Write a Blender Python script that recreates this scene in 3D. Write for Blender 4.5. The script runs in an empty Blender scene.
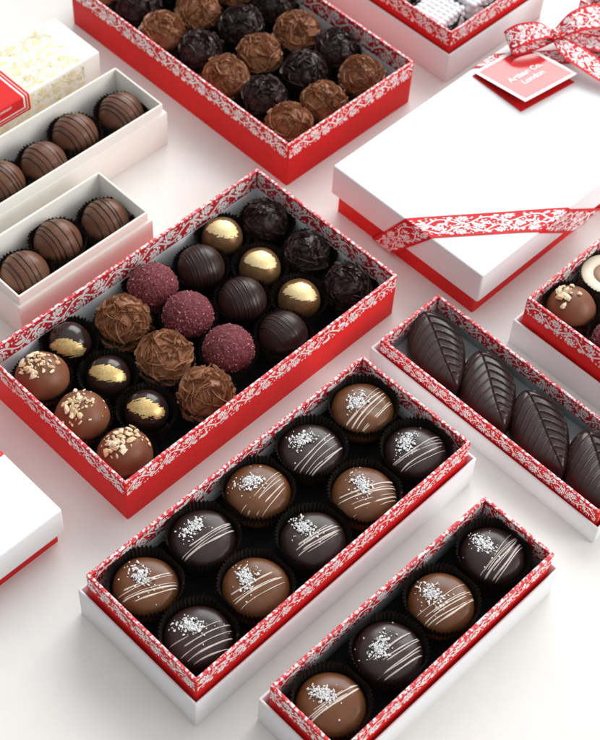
import bpy, bmesh, math, random
from mathutils import Vector, Matrix, noise, Quaternion
S = 0.01                       # everything below is written in centimetres
scn = bpy.context.scene
COL = scn.collection
PI = math.pi

# ------------------------------------------------------------------ materials
def nmat(name):
    m = bpy.data.materials.new(name); m.use_nodes = True
    nt = m.node_tree; b = nt.nodes['Principled BSDF']
    return m, nt, b
def coords(nt, scale=(100, 100, 100)):
    t = nt.nodes.new('ShaderNodeTexCoord'); mp = nt.nodes.new('ShaderNodeMapping')
    mp.inputs['Scale'].default_value = scale
    nt.links.new(t.outputs['Object'], mp.inputs['Vector']); return mp.outputs['Vector']
def tnoise(nt, vec, scale, detail=4, rough=.55):
    n = nt.nodes.new('ShaderNodeTexNoise'); n.inputs['Scale'].default_value = scale
    n.inputs['Detail'].default_value = detail; n.inputs['Roughness'].default_value = rough
    nt.links.new(vec, n.inputs['Vector']); return n.outputs['Fac']
def ramp(nt, fac, stops):
    r = nt.nodes.new('ShaderNodeValToRGB'); e = r.color_ramp.elements
    while len(e) < len(stops): e.new(.5)
    for k, (p, c) in enumerate(stops):
        e[k].position = p; e[k].color = (*c, 1) if len(c) == 3 else c
    nt.links.new(fac, r.inputs['Fac']); return r.outputs['Color']
def bump(nt, b, height, strength=.3, dist=.02):
    n = nt.nodes.new('ShaderNodeBump'); n.inputs['Strength'].default_value = strength
    n.inputs['Distance'].default_value = dist * S
    nt.links.new(height, n.inputs['Height']); nt.links.new(n.outputs['Normal'], b.inputs['Normal'])
def paper(name, col, rough=.6, var=.04, bscale=6., bstr=.12, spec=.4, coat=0.):
    m, nt, b = nmat(name); v = coords(nt)
    lo = tuple(max(0, c * (1 - var)) for c in col); hi = tuple(min(1, c * (1 + var)) for c in col)
    nt.links.new(ramp(nt, tnoise(nt, v, .8, 6), [(.3, lo), (.7, hi)]), b.inputs['Base Color'])
    b.inputs['Roughness'].default_value = rough; b.inputs['Specular IOR Level'].default_value = spec
    b.inputs['Coat Weight'].default_value = coat; b.inputs['Coat Roughness'].default_value = .12
    bump(nt, b, tnoise(nt, v, bscale, 5, .65), bstr, .02)
    return m
def choc(name, lo, hi, rough=.38, bstr=.25, bscale=3., spec=.32, fine=.0, coat=0.):
    m, nt, b = nmat(name); v = coords(nt)
    nt.links.new(ramp(nt, tnoise(nt, v, 1.3, 6, .6), [(.3, lo), (.72, hi)]), b.inputs['Base Color'])
    r = nt.nodes.new('ShaderNodeMapRange'); r.inputs['To Min'].default_value = rough - .07; r.inputs['To Max'].default_value = rough + .1
    nt.links.new(tnoise(nt, v, 2.2, 4), r.inputs['Value']); nt.links.new(r.outputs['Result'], b.inputs['Roughness'])
    b.inputs['Specular IOR Level'].default_value = spec
    b.inputs['Coat Weight'].default_value = coat; b.inputs['Coat Roughness'].default_value = .15
    bump(nt, b, tnoise(nt, v, bscale, 6, .6), bstr, .03)
    return m
M = {}
M['table'] = paper('table_paint', (.765, .74, .705), .55, .015, 3., .06, .3)
def specks(m):
    nt = m.node_tree; b = nt.nodes['Principled BSDF']; src = b.inputs['Base Color'].links[0].from_socket; v = coords(nt)
    vo = nt.nodes.new('ShaderNodeTexVoronoi'); vo.inputs['Scale'].default_value = .9; nt.links.new(v, vo.inputs['Vector'])
    f = ramp(nt, vo.outputs['Distance'], [(.0, (1, 1, 1)), (.035, (1, 1, 1)), (.05, (0, 0, 0))]); g = ramp(nt, tnoise(nt, v, .23, 2), [(.56, (0, 0, 0)), (.6, (.45, .45, .45))])
    mu = nt.nodes.new('ShaderNodeMath'); mu.operation = 'MULTIPLY'; nt.links.new(f, mu.inputs[0]); nt.links.new(g, mu.inputs[1])
    mx = nt.nodes.new('ShaderNodeMix'); mx.data_type = 'RGBA'; nt.links.new(mu.outputs[0], mx.inputs[0]); nt.links.new(src, mx.inputs[6]); mx.inputs[7].default_value = (.42, .33, .26, 1)
    nt.links.new(mx.outputs[2], b.inputs['Base Color'])
specks(M['table'])
M['white'] = paper('white_card', (.79, .79, .795), .55, .012, 14., .10, .3)
M['cream'] = paper('cream_card', (.81, .78, .72), .6, .012, 9., .06)
M['red'] = paper('red_card', (.66, .013, .012), .5, .06, 9., .08, .22)
M['red_dark'] = paper('red_lining', (.50, .015, .022), .5, .05, 9., .05)
M['print'] = paper('white_print', (.86, .83, .83), .5, .03, 9., .03)
M['printd'] = paper('pink_print', (.66, .36, .37), .5, .03, 9., .03)
M['gold_print'] = paper('pale_gold_print', (.76, .65, .38), .45, .2, 5., .05)
M['black'] = paper('black_card', (.005, .0045, .0045), .75, .1, 8., .1, .15)
M['lining'] = paper('grey_white_lining', (.74, .74, .755), .5, .03, 8., .08)
M['plastic'] = paper('smoky_plastic', (.24, .26, .265), .16, .2, 1.2, .5, .6)
M['cup'] = paper('black_glassine', (.024, .019, .017), .30, .15, 10., .1, .6)
M['satin'] = paper('red_satin', (.60, .012, .018), .55, .05, 20., .15, .2)
M['gloss_red'] = paper('glossy_red_card', (.60, .02, .02), .16, .03, 9., .02, .5, .22)
M['milk'] = choc('milk_chocolate', (.105, .037, .0125), (.155, .057, .021), .29, .14, 1.2)
M['milk_nut'] = choc('milk_chocolate_smooth', (.165, .057, .028), (.215, .080, .040), .40, .08, 1.0)
M['milk_stripe'] = choc('milk_chocolate_satin', (.120, .047, .025), (.165, .070, .040), .34, .08, 1.0)
M['dark'] = choc('dark_chocolate', (.022, .0098, .0082), (.034, .0158, .0135), .28, .16, 1.0, .36)
M['dark_gloss'] = choc('dark_chocolate_gloss', (.018, .008, .007), (.027, .012, .011), .17, .06, 1.0, .5)
M['dark_satin'] = choc('dark_chocolate_satin', (.024, .011, .009), (.036, .017, .014), .30, .08, 1.)
M['leaf'] = choc('moulded_dark_chocolate', (.025, .0112, .0095), (.036, .0168, .0145), .21, .08, 2.0, .4)
M['stripe'] = choc('dark_stripe', (.018, .008, .006), (.034, .015, .011), .28, .1, 3.)
M['shard_milk'] = choc('milk_shards', (.18, .066, .028), (.35, .15, .07), .42, .35, 3.5)
M['shard_dark'] = choc('dark_shards', (.019, .009, .0083), (.042, .020, .018), .34, .35, 3.5)
M['drizzle'] = choc('cream_drizzle', (.56, .46, .38), (.72, .63, .55), .4, .1, 3.)
M['drizzle_thin'] = choc('thin_cream_drizzle', (.40, .33, .29), (.66, .58, .53), .42, .1, 3.)
M['salt'] = paper('salt', (.90, .90, .895), .35, .05, 6., .2, .6)
b_ = M['salt'].node_tree.nodes['Principled BSDF']; b_.inputs['Subsurface Weight'].default_value = .6; b_.inputs['Subsurface Radius'].default_value = (.002, .002, .002); b_.inputs['Subsurface Scale'].default_value = 1.
M['nut'] = choc('roasted_nut', (.62, .38, .19), (.82, .64, .40), .6, .4, 5.)
M['nut_pale'] = choc('pale_nut', (.74, .56, .34), (.86, .76, .58), .55, .4, 5.)
M['white_choc'] = choc('white_chocolate', (.72, .64, .48), (.80, .73, .58), .45, .1, 1.5)
M['ganache'] = choc('milk_ganache', (.30, .17, .115), (.38, .23, .16), .6, .5, 4.)
M['pearl'] = choc('white_sugar', (.72, .73, .75), (.80, .81, .83), .45, .2, 6.)
M['milk_bronze'] = choc('bronzed_milk_chocolate', (.16, .080, .032), (.25, .135, .060), .32, .05, 1.); M['milk_bronze'].node_tree.nodes['Principled BSDF'].inputs['Metallic'].default_value = .45
def gold(name, lo, hi, rough=.5):
    m, nt, b = nmat(name); v = coords(nt, (100, 100, 100))
    nt.links.new(ramp(nt, tnoise(nt, v, 5., 8, .7), [(.3, lo), (.7, hi)]), b.inputs['Base Color'])
    b.inputs['Metallic'].default_value = .6; b.inputs['Roughness'].default_value = rough
    bump(nt, b, tnoise(nt, v, 9., 5, .7), .35, .02); return m
M['gold_pale'] = gold('pale_gold_lustre', (.72, .53, .22), (.94, .80, .48))
M['gold_deep'] = gold('deep_gold_lustre', (.50, .30, .09), (.88, .68, .32), .34)
def crumb(name):
    m, nt, b = nmat(name); v = coords(nt)
    c = ramp(nt, tnoise(nt, v, 9., 6, .75), [(.37, (.055, .005, .008)), (.54, (.165, .015, .023)), (.68, (.42, .13, .14))])
    nt.links.new(c, b.inputs['Base Color']); b.inputs['Roughness'].default_value = .7
    bump(nt, b, tnoise(nt, v, 12., 4, .7), 1., .06); return m
M['raspberry'] = crumb('raspberry_crumb')
M['rasp_bit'] = paper('raspberry_crystal', (.56, .22, .23), .5, .5, 6., .2)
def rimmat():
    m, nt, b = nmat('printed_rim'); v = coords(nt)
    c = ramp(nt, tnoise(nt, v, 5.5, 3, .6), [(.49, (.60, .02, .03)), (.55, (.80, .68, .68)), (1, (.84, .80, .80))])
    nt.links.new(c, b.inputs['Base Color']); b.inputs['Roughness'].default_value = .5; return m
M['rim'] = rimmat()

# ------------------------------------------------------------------ object helpers
def link(o): COL.objects.link(o); return o
def mesh_obj(name, V, F, mats, parent=None, loc=None, mi=None, smooth=True, sharp=None):
    me = bpy.data.meshes.new(name)
    me.from_pydata([(x * S, y * S, z * S) for x, y, z in V], [], F)
    for m in (mats if isinstance(mats, (list, tuple)) else [mats]): me.materials.append(m)
    if mi: me.polygons.foreach_set('material_index', mi)
    if smooth: me.polygons.foreach_set('use_smooth', [True] * len(me.polygons))
    if sharp and smooth: me.set_sharp_from_angle(angle=math.radians(sharp))
    me.update()
    o = link(bpy.data.objects.new(name, me))
    if parent: o.parent = parent
    if loc: o.location = Vector(loc) * S
    return o
def shared(name, me, parent=None):
    o = link(bpy.data.objects.new(name, me))
    if parent: o.parent = parent
    return o
def tag(o, label, cat, group=None):
    o['label'] = label; o['category'] = cat
    if group: o['group'] = group
    return o
def thing(name, label, cat, loc=(0, 0, 0), rz=0., group=None):
    o = link(bpy.data.objects.new(name, None)); o.empty_display_size = .01
    o.location = Vector(loc) * S; o.rotation_euler = (0, 0, rz)
    return tag(o, label, cat, group)
def rrect(hx, hy, r, n=5):
    r = max(min(r, hx - .01, hy - .01), .004); P = []
    for cx, cy, a0 in ((hx - r, hy - r, 0), (-hx + r, hy - r, 90), (-hx + r, -hy + r, 180), (hx - r, -hy + r, 270)):
        for k in range(n + 1):
            a = math.radians(a0 + 90 * k / n); P.append((cx + r * math.cos(a), cy + r * math.sin(a)))
    return P
def sweep(hx, hy, r, prof, cap0=True, cap1=True, mats_at=None):
    """prof: list of (inset, z); sweeps a rounded rectangle; returns V,F,mi"""
    V = []; F = []; mi = []; n = None
    for d, z in prof:
        P = rrect(hx - d, hy - d, r - d if r - d > .004 else .004); n = len(P); V += [(x, y, z) for x, y in P]
    for k in range(len(prof) - 1):
        for i in range(n):
            j = (i + 1) % n; F.append((k * n + i, k * n + j, (k + 1) * n + j, (k + 1) * n + i)); mi.append(mats_at[k] if mats_at else 0)
    if cap0: F.append(tuple(reversed(range(n)))); mi.append(mats_at[0] if mats_at else 0)
    if cap1: F.append(tuple(range((len(prof) - 1) * n, len(prof) * n))); mi.append(mats_at[-1] if mats_at else 0)
    return V, F, mi
def lathe(prof, n=64, wob=None):
    V = []; F = []
    for (r, z) in prof:
        for i in range(n):
            a = 2 * PI * i / n; V.append((r * math.cos(a), r * math.sin(a), z))
    for k in range(len(prof) - 1):
        for i in range(n):
            j = (i + 1) % n; F.append((k * n + i, k * n + j, (k + 1) * n + j, (k + 1) * n + i))
    if prof[0][0] > 1e-4: F.append(tuple(reversed(range(n))))
    if prof[-1][0] > 1e-4: F.append(tuple(range((len(prof) - 1) * n, len(prof) * n)))
    return V, F
def ico(sub, r):
    bm = bmesh.new(); bmesh.ops.create_icosphere(bm, subdivisions=sub, radius=r)
    V = [tuple(v.co) for v in bm.verts]; F = [tuple(v.index for v in f.verts) for f in bm.faces]; bm.free(); return V, F
def tube(path, rad, n=6, flat=1., up=None):
    V = []; F = []; L = len(path)
    for k, p in enumerate(path):
        p = Vector(p); t = (Vector(path[min(k + 1, L - 1)]) - Vector(path[max(k - 1, 0)])).normalized()
        u = (up(p) if up else Vector((0, 0, 1))); s = t.cross(u).normalized(); u = s.cross(t).normalized()
        r = rad[k] if isinstance(rad, (list, tuple)) else rad
        for i in range(n):
            a = 2 * PI * i / n; V.append(tuple(p + s * (r * math.cos(a)) + u * (r * flat * math.sin(a))))
    for k in range(L - 1):
        for i in range(n):
            j = (i + 1) % n; F.append((k * n + i, k * n + j, (k + 1) * n + j, (k + 1) * n + i))
    F.append(tuple(reversed(range(n)))); F.append(tuple(range((L - 1) * n, L * n))); return V, F
class Acc:
    def __init__(s): s.V = []; s.F = []
    def add(s, V, F):
        b = len(s.V); s.V += V; s.F += [tuple(i + b for i in f) for f in F]
def chunk(rnd, size, c, flat=1.):
    """an irregular little crystal / nut piece"""
    V, F = [], []
    base = [(-1, -1, -1), (1, -1, -1), (1, 1, -1), (-1, 1, -1), (-1, -1, 1), (1, -1, 1), (1, 1, 1), (-1, 1, 1)]
    q = Quaternion((rnd.gauss(0, 1), rnd.gauss(0, 1), rnd.gauss(0, 1), rnd.gauss(0, 1))).normalized()
    sx, sy, sz = (size * rnd.uniform(.55, 1.2) for _ in range(3)); sz *= flat
    for x, y, z in base:
        v = Vector((x * sx * rnd.uniform(.45, 1.1), y * sy * rnd.uniform(.45, 1.1), z * sz * rnd.uniform(.45, 1.1))) * .5
        V.append(tuple(q @ v + Vector(c)))
    F = [(0, 3, 2, 1), (4, 5, 6, 7), (0, 1, 5, 4), (1, 2, 6, 5), (2, 3, 7, 6), (3, 0, 4, 7)]
    return V, F

ICO1 = ico(1, 1.)
def chip(rnd, size, c, nrm, flat=.55):
    nrm = Vector(nrm).normalized(); t = nrm.orthogonal(); t.rotate(Quaternion(nrm, rnd.uniform(0, 6.28))); t.normalize(); b = nrm.cross(t)
    t.rotate(Quaternion(b, rnd.uniform(-.6, .6))); nrm = t.cross(b) * -1 if t.cross(b).dot(nrm) < 0 else t.cross(b)
    sx, sy, sz = size * rnd.uniform(.45, .8), size * rnd.uniform(.3, .5), size * flat * rnd.uniform(.35, .6)
    V = []
    for x, y, z in ICO1[0]:
        k = rnd.uniform(.7, 1.2); V.append(tuple(Vector(c) + (t * (x * sx) + b * (y * sy) + nrm * (z * sz)) * k))
    return V, list(ICO1[1])

# ------------------------------------------------------------------ printed ornament (flat printed shapes in s,t)
def teardrop(x, y, a, l, w, bend=0., n=5):
    P = []
    for sgn in (1, -1):
        rng = range(n + 1) if sgn > 0 else range(n - 1, 0, -1)
        for k in rng:
            u = k / n; ww = w * math.sin(PI * min(1, u ** .75)) * .5 * sgn; aa = a + bend * u
            P.append((x + l * u * math.cos(aa) - ww * math.sin(aa), y + l * u * math.sin(aa) + ww * math.cos(aa)))
    return P
def stroke(pts, w):
    out = []; L = len(pts); E = []
    for k, (x, y) in enumerate(pts):
        x0, y0 = pts[max(0, k - 1)]; x1, y1 = pts[min(L - 1, k + 1)]
        d = math.hypot(x1 - x0, y1 - y0) or 1; nx, ny = -(y1 - y0) / d, (x1 - x0) / d
        ww = (w[k] if isinstance(w, list) else w) / 2; E.append(((x + nx * ww, y + ny * ww), (x - nx * ww, y - ny * ww)))
    for k in range(L - 1): out.append([E[k][1], E[k + 1][1], E[k + 1][0], E[k][0]])
    return out
ANIM = {
 'swan': [(0, .15), (.15, .0), (.55, -.02), (.8, .1), (1., .35), (.75, .3), (.5, .36), (.34, .3), (.26, .45), (.3, .62), (.36, .75), (.28, .88), (.12, .9), (-.04, .78), (.1, .8), (.2, .78), (.16, .62), (.1, .42)],
 'deer': [(.1, 0), (.17, 0), (.22, .32), (.62, .32), (.72, .0), (.8, 0), (.78, .3), (.84, .5), (.95, .7), (1.1, .72), (1.12, .8), (.98, .9), (1.05, 1.08), (.93, .95), (.86, 1.05), (.85, .88), (.74, .62), (.3, .6), (.12, .56), (.02, .4), (.1, .42)],
 'hare': [(.0, .1), (.1, 0), (.4, 0), (.45, .08), (.7, .0), (.85, .02), (.72, .18), (.82, .38), (.98, .42), (.98, .54), (.84, .6), (.74, .95), (.68, .9), (.7, .62), (.62, .48), (.35, .5), (.1, .38)],
 'bird': [(0, .5), (.2, .42), (.35, .25), (.45, .05), (.5, .25), (.75, .3), (.95, .5), (1.08, .52), (.95, .62), (.8, .66), (.65, .58), (.5, .62), (.3, .9), (.34, .6)],
 'child': [(.2, 0), (.3, 0), (.36, .3), (.42, 0), (.52, 0), (.5, .4), (.62, .35), (.66, .42), (.5, .62), (.46, .68), (.52, .78), (.46, .92), (.34, .94), (.27, .84), (.32, .7), (.2, .6), (.06, .42), (.12, .36), (.24, .44)],
}
def damask(L, h, seed, dense=1., animals=.22):
    rnd = random.Random(seed); out = []; pts = []
    def put(P):
        P = [(min(max(x, .01), L - .01), min(max(y, .02 * h), .98 * h)) for x, y in P]
        out.append(P); cx = sum(p[0] for p in P) / len(P); cy = sum(p[1] for p in P) / len(P)
        pts.append((cx, cy)); pts.extend(P[::2])
    def rosette(x, y, r, n=6):
        a0 = rnd.uniform(0, 6)
        for k in range(n): put(teardrop(x + .22 * r * math.cos(a0 + 2 * PI * k / n), y + .22 * r * math.sin(a0 + 2 * PI * k / n), a0 + 2 * PI * k / n, r * .9, r * .7))
        put([(x + .15 * r * math.cos(t), y + .15 * r * math.sin(t)) for t in [k * PI / 3 for k in range(6)]])
    def palm(x, y, a, r, n=5):
        for k in range(n):
            da = (k - (n - 1) / 2) * .42; put(teardrop(x, y, a + da, r * (1 - .12 * abs(k - (n - 1) / 2)), r * .3, -.25 * da))
    wl = h * 2.0; ph = rnd.uniform(0, 1); amp = .27 * h
    vy = lambda x: h / 2 + amp * math.sin(2 * PI * (x / wl + ph))
    N = max(8, int(L / (h * .12)))
    if animals < 1:
        for q in stroke([(L * k / N, vy(L * k / N)) for k in range(N + 1)], .088 * h): put(q)
    x = -ph * wl % (wl / 2) - wl / 2 + wl / 4
    while x < L + wl / 4:
        sg = 1 if math.sin(2 * PI * (x / wl + ph)) > 0 else -1      # the vine bulges to sg here: the hollow is on the other side
        cx, cy = x + rnd.uniform(-.05, .05) * h, h / 2 - sg * .16 * h
        if rnd.random() < animals:
            nm = rnd.choice(list(ANIM)); sc = .56 * h; fl = rnd.choice((-1, 1))
            put([(cx + fl * (px - .5) * sc, h * .06 + (py * sc) + (0 if sg > 0 else .3 * h)) for px, py in ANIM[nm]])
        else:
            turn = rnd.choice((-1, 1)); r0 = .33 * h; K = 15; sp = []; wd = []
            for k in range(K):
                u = k / (K - 1); a = sg * PI / 2 + turn * (u * 4.6); r = r0 * (1 - .78 * u)
                sp.append((cx + r * math.cos(a), cy + r * math.sin(a))); wd.append(.098 * h * (1 - .5 * u))
            for q in stroke(sp, wd): put(q)
            for k in range(1, K - 3, 2):
                (x0, y0), (x1, y1) = sp[k], sp[k + 1]; ta = math.atan2(y1 - y0, x1 - x0)
                put(teardrop(x0, y0, ta - turn * 1.0,   .27 * h * rnd.uniform(.8, 1.2), .112 * h, turn * .5))
            rosette(cx, cy, .19 * h, rnd.choice((5, 6)))
        palm(x + wl * .22, (.04 if sg < 0 else .96) * h, (PI / 2 if sg < 0 else -PI / 2) + rnd.uniform(-.3, .3), .3 * h, rnd.choice((3, 5, 5)))
        for s2 in (-1, 1):
            xx = x + rnd.uniform(.12, .2) * wl * s2; yy = vy(xx)
            put(teardrop(xx, yy, sg * PI / 2 + rnd.uniform(-.6, .6),   .28 * h, .14 * h, rnd.uniform(-.6, .6)))
        x += wl / 2
    # fill what is still bare with small leaves
    grid = {}
    g = .12 * h
    for p in pts: grid.setdefault((int(p[0] / g), int(p[1] / g)), []).append(p)
    for _ in range(int(L / h * 70 * dense)):
        x, y = rnd.uniform(0, L), rnd.uniform(.05, .95) * h; ci, cj = int(x / g), int(y / g)
        if any((x - q[0]) ** 2 + (y - q[1]) ** 2 < (.086 * h) ** 2 for i in (-1, 0, 1) for j in (-1, 0, 1) for q in grid.get((ci + i, cj + j), ())): continue
        a = rnd.uniform(0, 2 * PI); P = teardrop(x - .06 * h * math.cos(a), y - .06 * h * math.sin(a), a, .15 * h, .092 * h, rnd.uniform(-.6, .6), 4)
        put(P)
        for p in [(x, y)] + P[::2]: grid.setdefault((int(p[0] / g), int(p[1] / g)), []).append(p)
    return out
def print_on(acc, polys, f, eps=.004):
    """f(s,t,lift) -> xyz"""
    for k, P in enumerate(polys):
        e = eps + .0006 * (k % 7)
        b = len(acc.V); acc.V += [f(s, t, e) for s, t in P]; acc.F.append(tuple(range(b, b + len(P))))

# ------------------------------------------------------------------ boxes
seedc = [100]
def printed_tray(root, hx, hy, z0, z1, band_out, band_in, t=.2, floor=.25, lining='lining', floor_m='black', red='red', r=.1):
    """open red card tray with a printed band round the outside and on the inside of the far walls"""
    b = .035
    prof = [(.0, z0), (0, z1 - b), (b * .4, z1 - b * .3), (b, z1), (t - b, z1), (t - b * .4, z1 - b * .3), (t, z1 - b), (t, z1 - band_in)]
    V, F, mi = sweep(hx, hy, r, prof, True, False, [0, 0, 2, 2, 2, 2, 1])
    mesh_obj('tray_wall', V, F, [M[red], M['red_dark'], M['rim']], root, None, mi, True, 35)
    prof = [(t, z1 - band_in), (t + .01, z1 - band_in - .02), (t + .01, z0 + floor)]
    V, F, mi = sweep(hx, hy, r, prof, False, False); mesh_obj('lining', V, F, M[lining], root, None, None, True, 35)
    P = rrect(hx - t, hy - t, .05); mesh_obj('floor_insert', [(x, y, z0 + floor) for x, y in P], [tuple(range(len(P)))], M[floor_m], root, smooth=False)
    a = Acc(); m = .09
    for ax, L in ((0, 2 * (hx - m)), (1, 2 * (hy - m))):
        for sg in (-1, 1):
            seedc[0] += 1; D = damask(L, band_out, seedc[0])
            if ax == 0: f = lambda s, u, e, sg=sg: (s - hx + m, sg * (hy + e), z1 - .03 - band_out + u)
            else: f = lambda s, u, e, sg=sg: (sg * (hx + e), s - hy + m, z1 - .03 - band_out + u)
            print_on(a, D, f)
    mesh_obj('printed_band', a.V, a.F, M['print'], root, smooth=False)
    a = Acc()
    for ax, L in ((0, 2 * (hx - t - .06)), (1, 2 * (hy - t - .06))):
        seedc[0] += 1; D = damask(L, band_in, seedc[0])
        if ax == 0: f = lambda s, u, e: (s - hx + t + .06, hy - t - e, z1 - .03 - band_in + u)
        else: f = lambda s, u, e: (hx - t - e, s - hy + t + .06, z1 - .03 - band_in + u)
        print_on(a, D, f)
    mesh_obj('inner_printed_band', a.V, a.F, M['print'], root, smooth=False)
def open_sleeve(root, hx, hy, z1, t=.16, m='white', name='box_base', r=.12):
    b = .04
    prof = [(.03, .0), (0, .05), (0, z1 - b), (b, z1), (t - b, z1), (t, z1 - b), (t, .2)]
    V, F, mi = sweep(hx, hy, r, prof, True, True); mesh_obj(name, V, F, M[m], root, None, None, True, 50)
def lid_mesh(root, hx, hy, z0, z1, m='white', name='lid', r=.16, b=.09):
    prof = [(.14, z0 + .3), (.14, z0), (0, z0), (0, z1 - b), (b * .3, z1 - b * .3), (b, z1)]
    V, F, mi = sweep(hx, hy, r, prof, True, True); mesh_obj(name, V, F, M[m], root, None, None, True, 50)
def solid(root, hx, hy, z0, z1, m, name, r=.1):
    V, F, mi = sweep(hx, hy, r, [(0, z0), (0, z1 - .03), (.03, z1)], True, True); mesh_obj(name, V, F, M[m], root, None, None, True, 40)
R = math.radians
# ten-piece salted box
bA = thing('chocolate_box', 'long open white and red box of ten salted chocolate discs', 'chocolate box', (-9.05, -7.75, 0), R(.2), 'open chocolate boxes')
open_sleeve(bA, 10.47, 4.42, 2.46); printed_tray(bA, 10.1, 4.06, .25, 4.02, 1.15, 1.25, floor=1.5)
bB = thing('chocolate_box', 'narrow open white and red box of four salted discs at the bottom', 'chocolate box', (-8.81, -16.82, 0), R(-.35), 'open chocolate boxes')
open_sleeve(bB, 8.25, 2.77, 2.42); printed_tray(bB, 7.88, 2.4, .25, 3.92, 1.2, 1.25, floor=1.4, lining='plastic')
bC = thing('chocolate_box', 'shallow open white and red box holding dark chocolate leaves', 'chocolate box', (6.2, -10.85, 0), 0, 'open chocolate boxes')
open_sleeve(bC, 2.87, 8.5, 1.45); printed_tray(bC, 2.53, 8.1, .22, 2.3, .95, 1.1, floor=.35, lining='plastic', floor_m='plastic')
bD = thing('chocolate_box', 'wide open red box of assorted truffles in the middle', 'chocolate box', (-3.46, 5.16, 0), R(.1), 'open chocolate boxes')
printed_tray(bD, 10.61, 5.95, 0, 3.53, 1.2, 1.45, floor=.12)
bE = thing('chocolate_box', 'large open red box of rough shaving coated truffles at the top', 'chocolate box', (15.72, 21.75, 0), R(-.05), 'open chocolate boxes')
printed_tray(bE, 5.85, 10.65, 0, 3.6, 1.25, 1.5, floor=.12)
bG = thing('chocolate_box', 'open box with white base and red tray of knobbly white sweets', 'chocolate box', (29.95, 19.5, 0), 0, 'open chocolate boxes')
open_sleeve(bG, 5.2, 8.85, 2.45); printed_tray(bG, 4.87, 8.5, .25, 4.0, 1.15, 1.3, floor=1.2, lining='white')
bH = thing('chocolate_box', 'open white and red box of mixed chocolates at the right edge', 'chocolate box', (15.6, -13.2, 0), 0, 'open chocolate boxes')
open_sleeve(bH, 4.95, 6.2, 2.08); printed_tray(bH, 4.6, 5.85, .25, 4.15, 1.25, 1.3, floor=1.3)
bN = thing('chocolate_box', 'red printed box of dark truffles in the top right corner', 'chocolate box', (40.0, 2.45, 0), 0, 'open chocolate boxes')
printed_tray(bN, 5.2, 5.2, 0, 3.6, 1.7, 1.4, floor=.12)
# two white boxes
def white_box(cx, cy, hx, hy, rz, label):
    o = thing('white_box', label, 'chocolate box', (cx, cy, 0), rz, 'open white boxes')
    b = .05; hx += .2; hy += .2
    V, F, mi = sweep(hx, hy, .1, [(.03, 0), (0, .05), (0, 2.72), (.05, 2.8), (.2, 2.8)], True, False); mesh_obj('box_base', V, F, M['cream'], o, sharp=50)
    V, F, mi = sweep(hx - .2, hy - .2, .1, [(0, 2.7), (0, 3.5 - b), (b * .3, 3.5 - b * .3), (b, 3.5), (.16 - b, 3.5), (.16, 3.5 - b), (.17, .2)], False, False)
    mesh_obj('inner_wall', V, F, M['cream'], o, sharp=50)
    P = rrect(hx - .36, hy - .36, .05); mesh_obj('floor_insert', [(x, y, .2) for x, y in P], [tuple(range(len(P)))], M['black'], o, smooth=False)
    return o
bJ = white_box(-5.19, 15.24, 4.94, 2.3, R(-.2), 'small open white box of three striped truffles beside the red assorted box')
bK = white_box(-1.36, 21.66, 8.0, 2.33, R(-.28), 'longer open white box of striped truffles, behind the three piece one')

# closed box with white lid
bF = thing('lidded_box', 'large closed box with white lid and red base tied with printed ribbon', 'gift box', (21.35, 1.65, 0), 0)
solid(bF, 10.62, 5.73, 0, 2.6, 'red', 'box_base'); lid_mesh(bF, 10.95, 6.14, 1.68, 4.0)
# small white lid at left edge
bI = thing('lidded_box', 'closed white lidded box cut off by the left edge', 'gift box', (-22.3, 8.3, 0), 0)
solid(bI, 4.7, 7.55, 0, 2.2, 'red', 'box_base'); lid_mesh(bI, 5.0, 7.87, 1.15, 3.2)
lab = Acc()
P = [(-5.0, -3.15), (5.0, -3.15), (5.0, 4.), (-5.0, 4.)]
V, F, mi = sweep(5.0 + .012, 3.6, .16, [(0, 1.7), (0, 3.2 - .08), (.03, 3.2 - .02), (.09, 3.212)], False, True)
mesh_obj('label', [(x, y + .45, z) for x, y, z in V], F, M['red'], bI, None, None, True, 50)
V2 = []; F2 = []
for y in (-2.95,):
    V2 += [(-4.8, y, 3.216), (4.85, y, 3.216), (4.85, y + .1, 3.216), (-4.8, y + .1, 3.216)]; F2.append((0, 1, 2, 3))
V2 += [(4.75, -2.95, 3.218), (4.85, -2.95, 3.218), (4.85, 3.9, 3.218), (4.75, 3.9, 3.218)]; F2.append((4, 5, 6, 7))
mesh_obj('label_border', V2, F2, M['print'], bI, smooth=False)
# gold printed box
def text_mesh(name, body, size, mat, parent, mat4, bold=0.):
    cu = bpy.data.curves.new(name, 'FONT'); cu.body = body; cu.size = size * S; cu.offset = bold * S; cu.extrude = .002 * S
    cu.align_x = 'CENTER'; cu.align_y = 'CENTER'
    t = link(bpy.data.objects.new(name + '_tmp', cu)); bpy.context.view_layer.update()
    me = bpy.data.meshes.new_from_object(t.evaluated_get(bpy.context.evaluated_depsgraph_get()))
    bpy.data.objects.remove(t); me.materials.clear(); me.materials.append(mat)
    o = link(bpy.data.objects.new(name, me)); o.parent = parent; o.matrix_local = mat4; return o
bM = thing('wrapped_box', 'closed cream box with gold scroll print and red label', 'gift box', (-.9, 28.52, 0), 0)
V, F, mi = sweep(8.1, 2.33, .14, [(.03, 0), (0, .05), (0, 2.92), (.03, 2.98), (.08, 3.0)], True, True); mesh_obj('box_body', V, F, M['cream'], bM, sharp=50)
a = Acc(); X1 = 6.7
for k in range(3):
    D = damask(X1 + 7.6, 1.46, 700 + k, .8, .25)
    print_on(a, D, lambda s, u, e, k=k: (s - 7.6, -2.2 + k * 1.47 + u, 3.0 + e))
    if k < 2: D = damask(X1 + 7.6, 1.3, 705 + k, .8, .25); print_on(a, D, lambda s, u, e, k=k: (s - 7.6, -2.33 - e, .25 + k * 1.31 + u))
mesh_obj('gold_print', a.V, a.F, M['gold_print'], bM, smooth=False)
Lx = 2.15; e = .016
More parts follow.
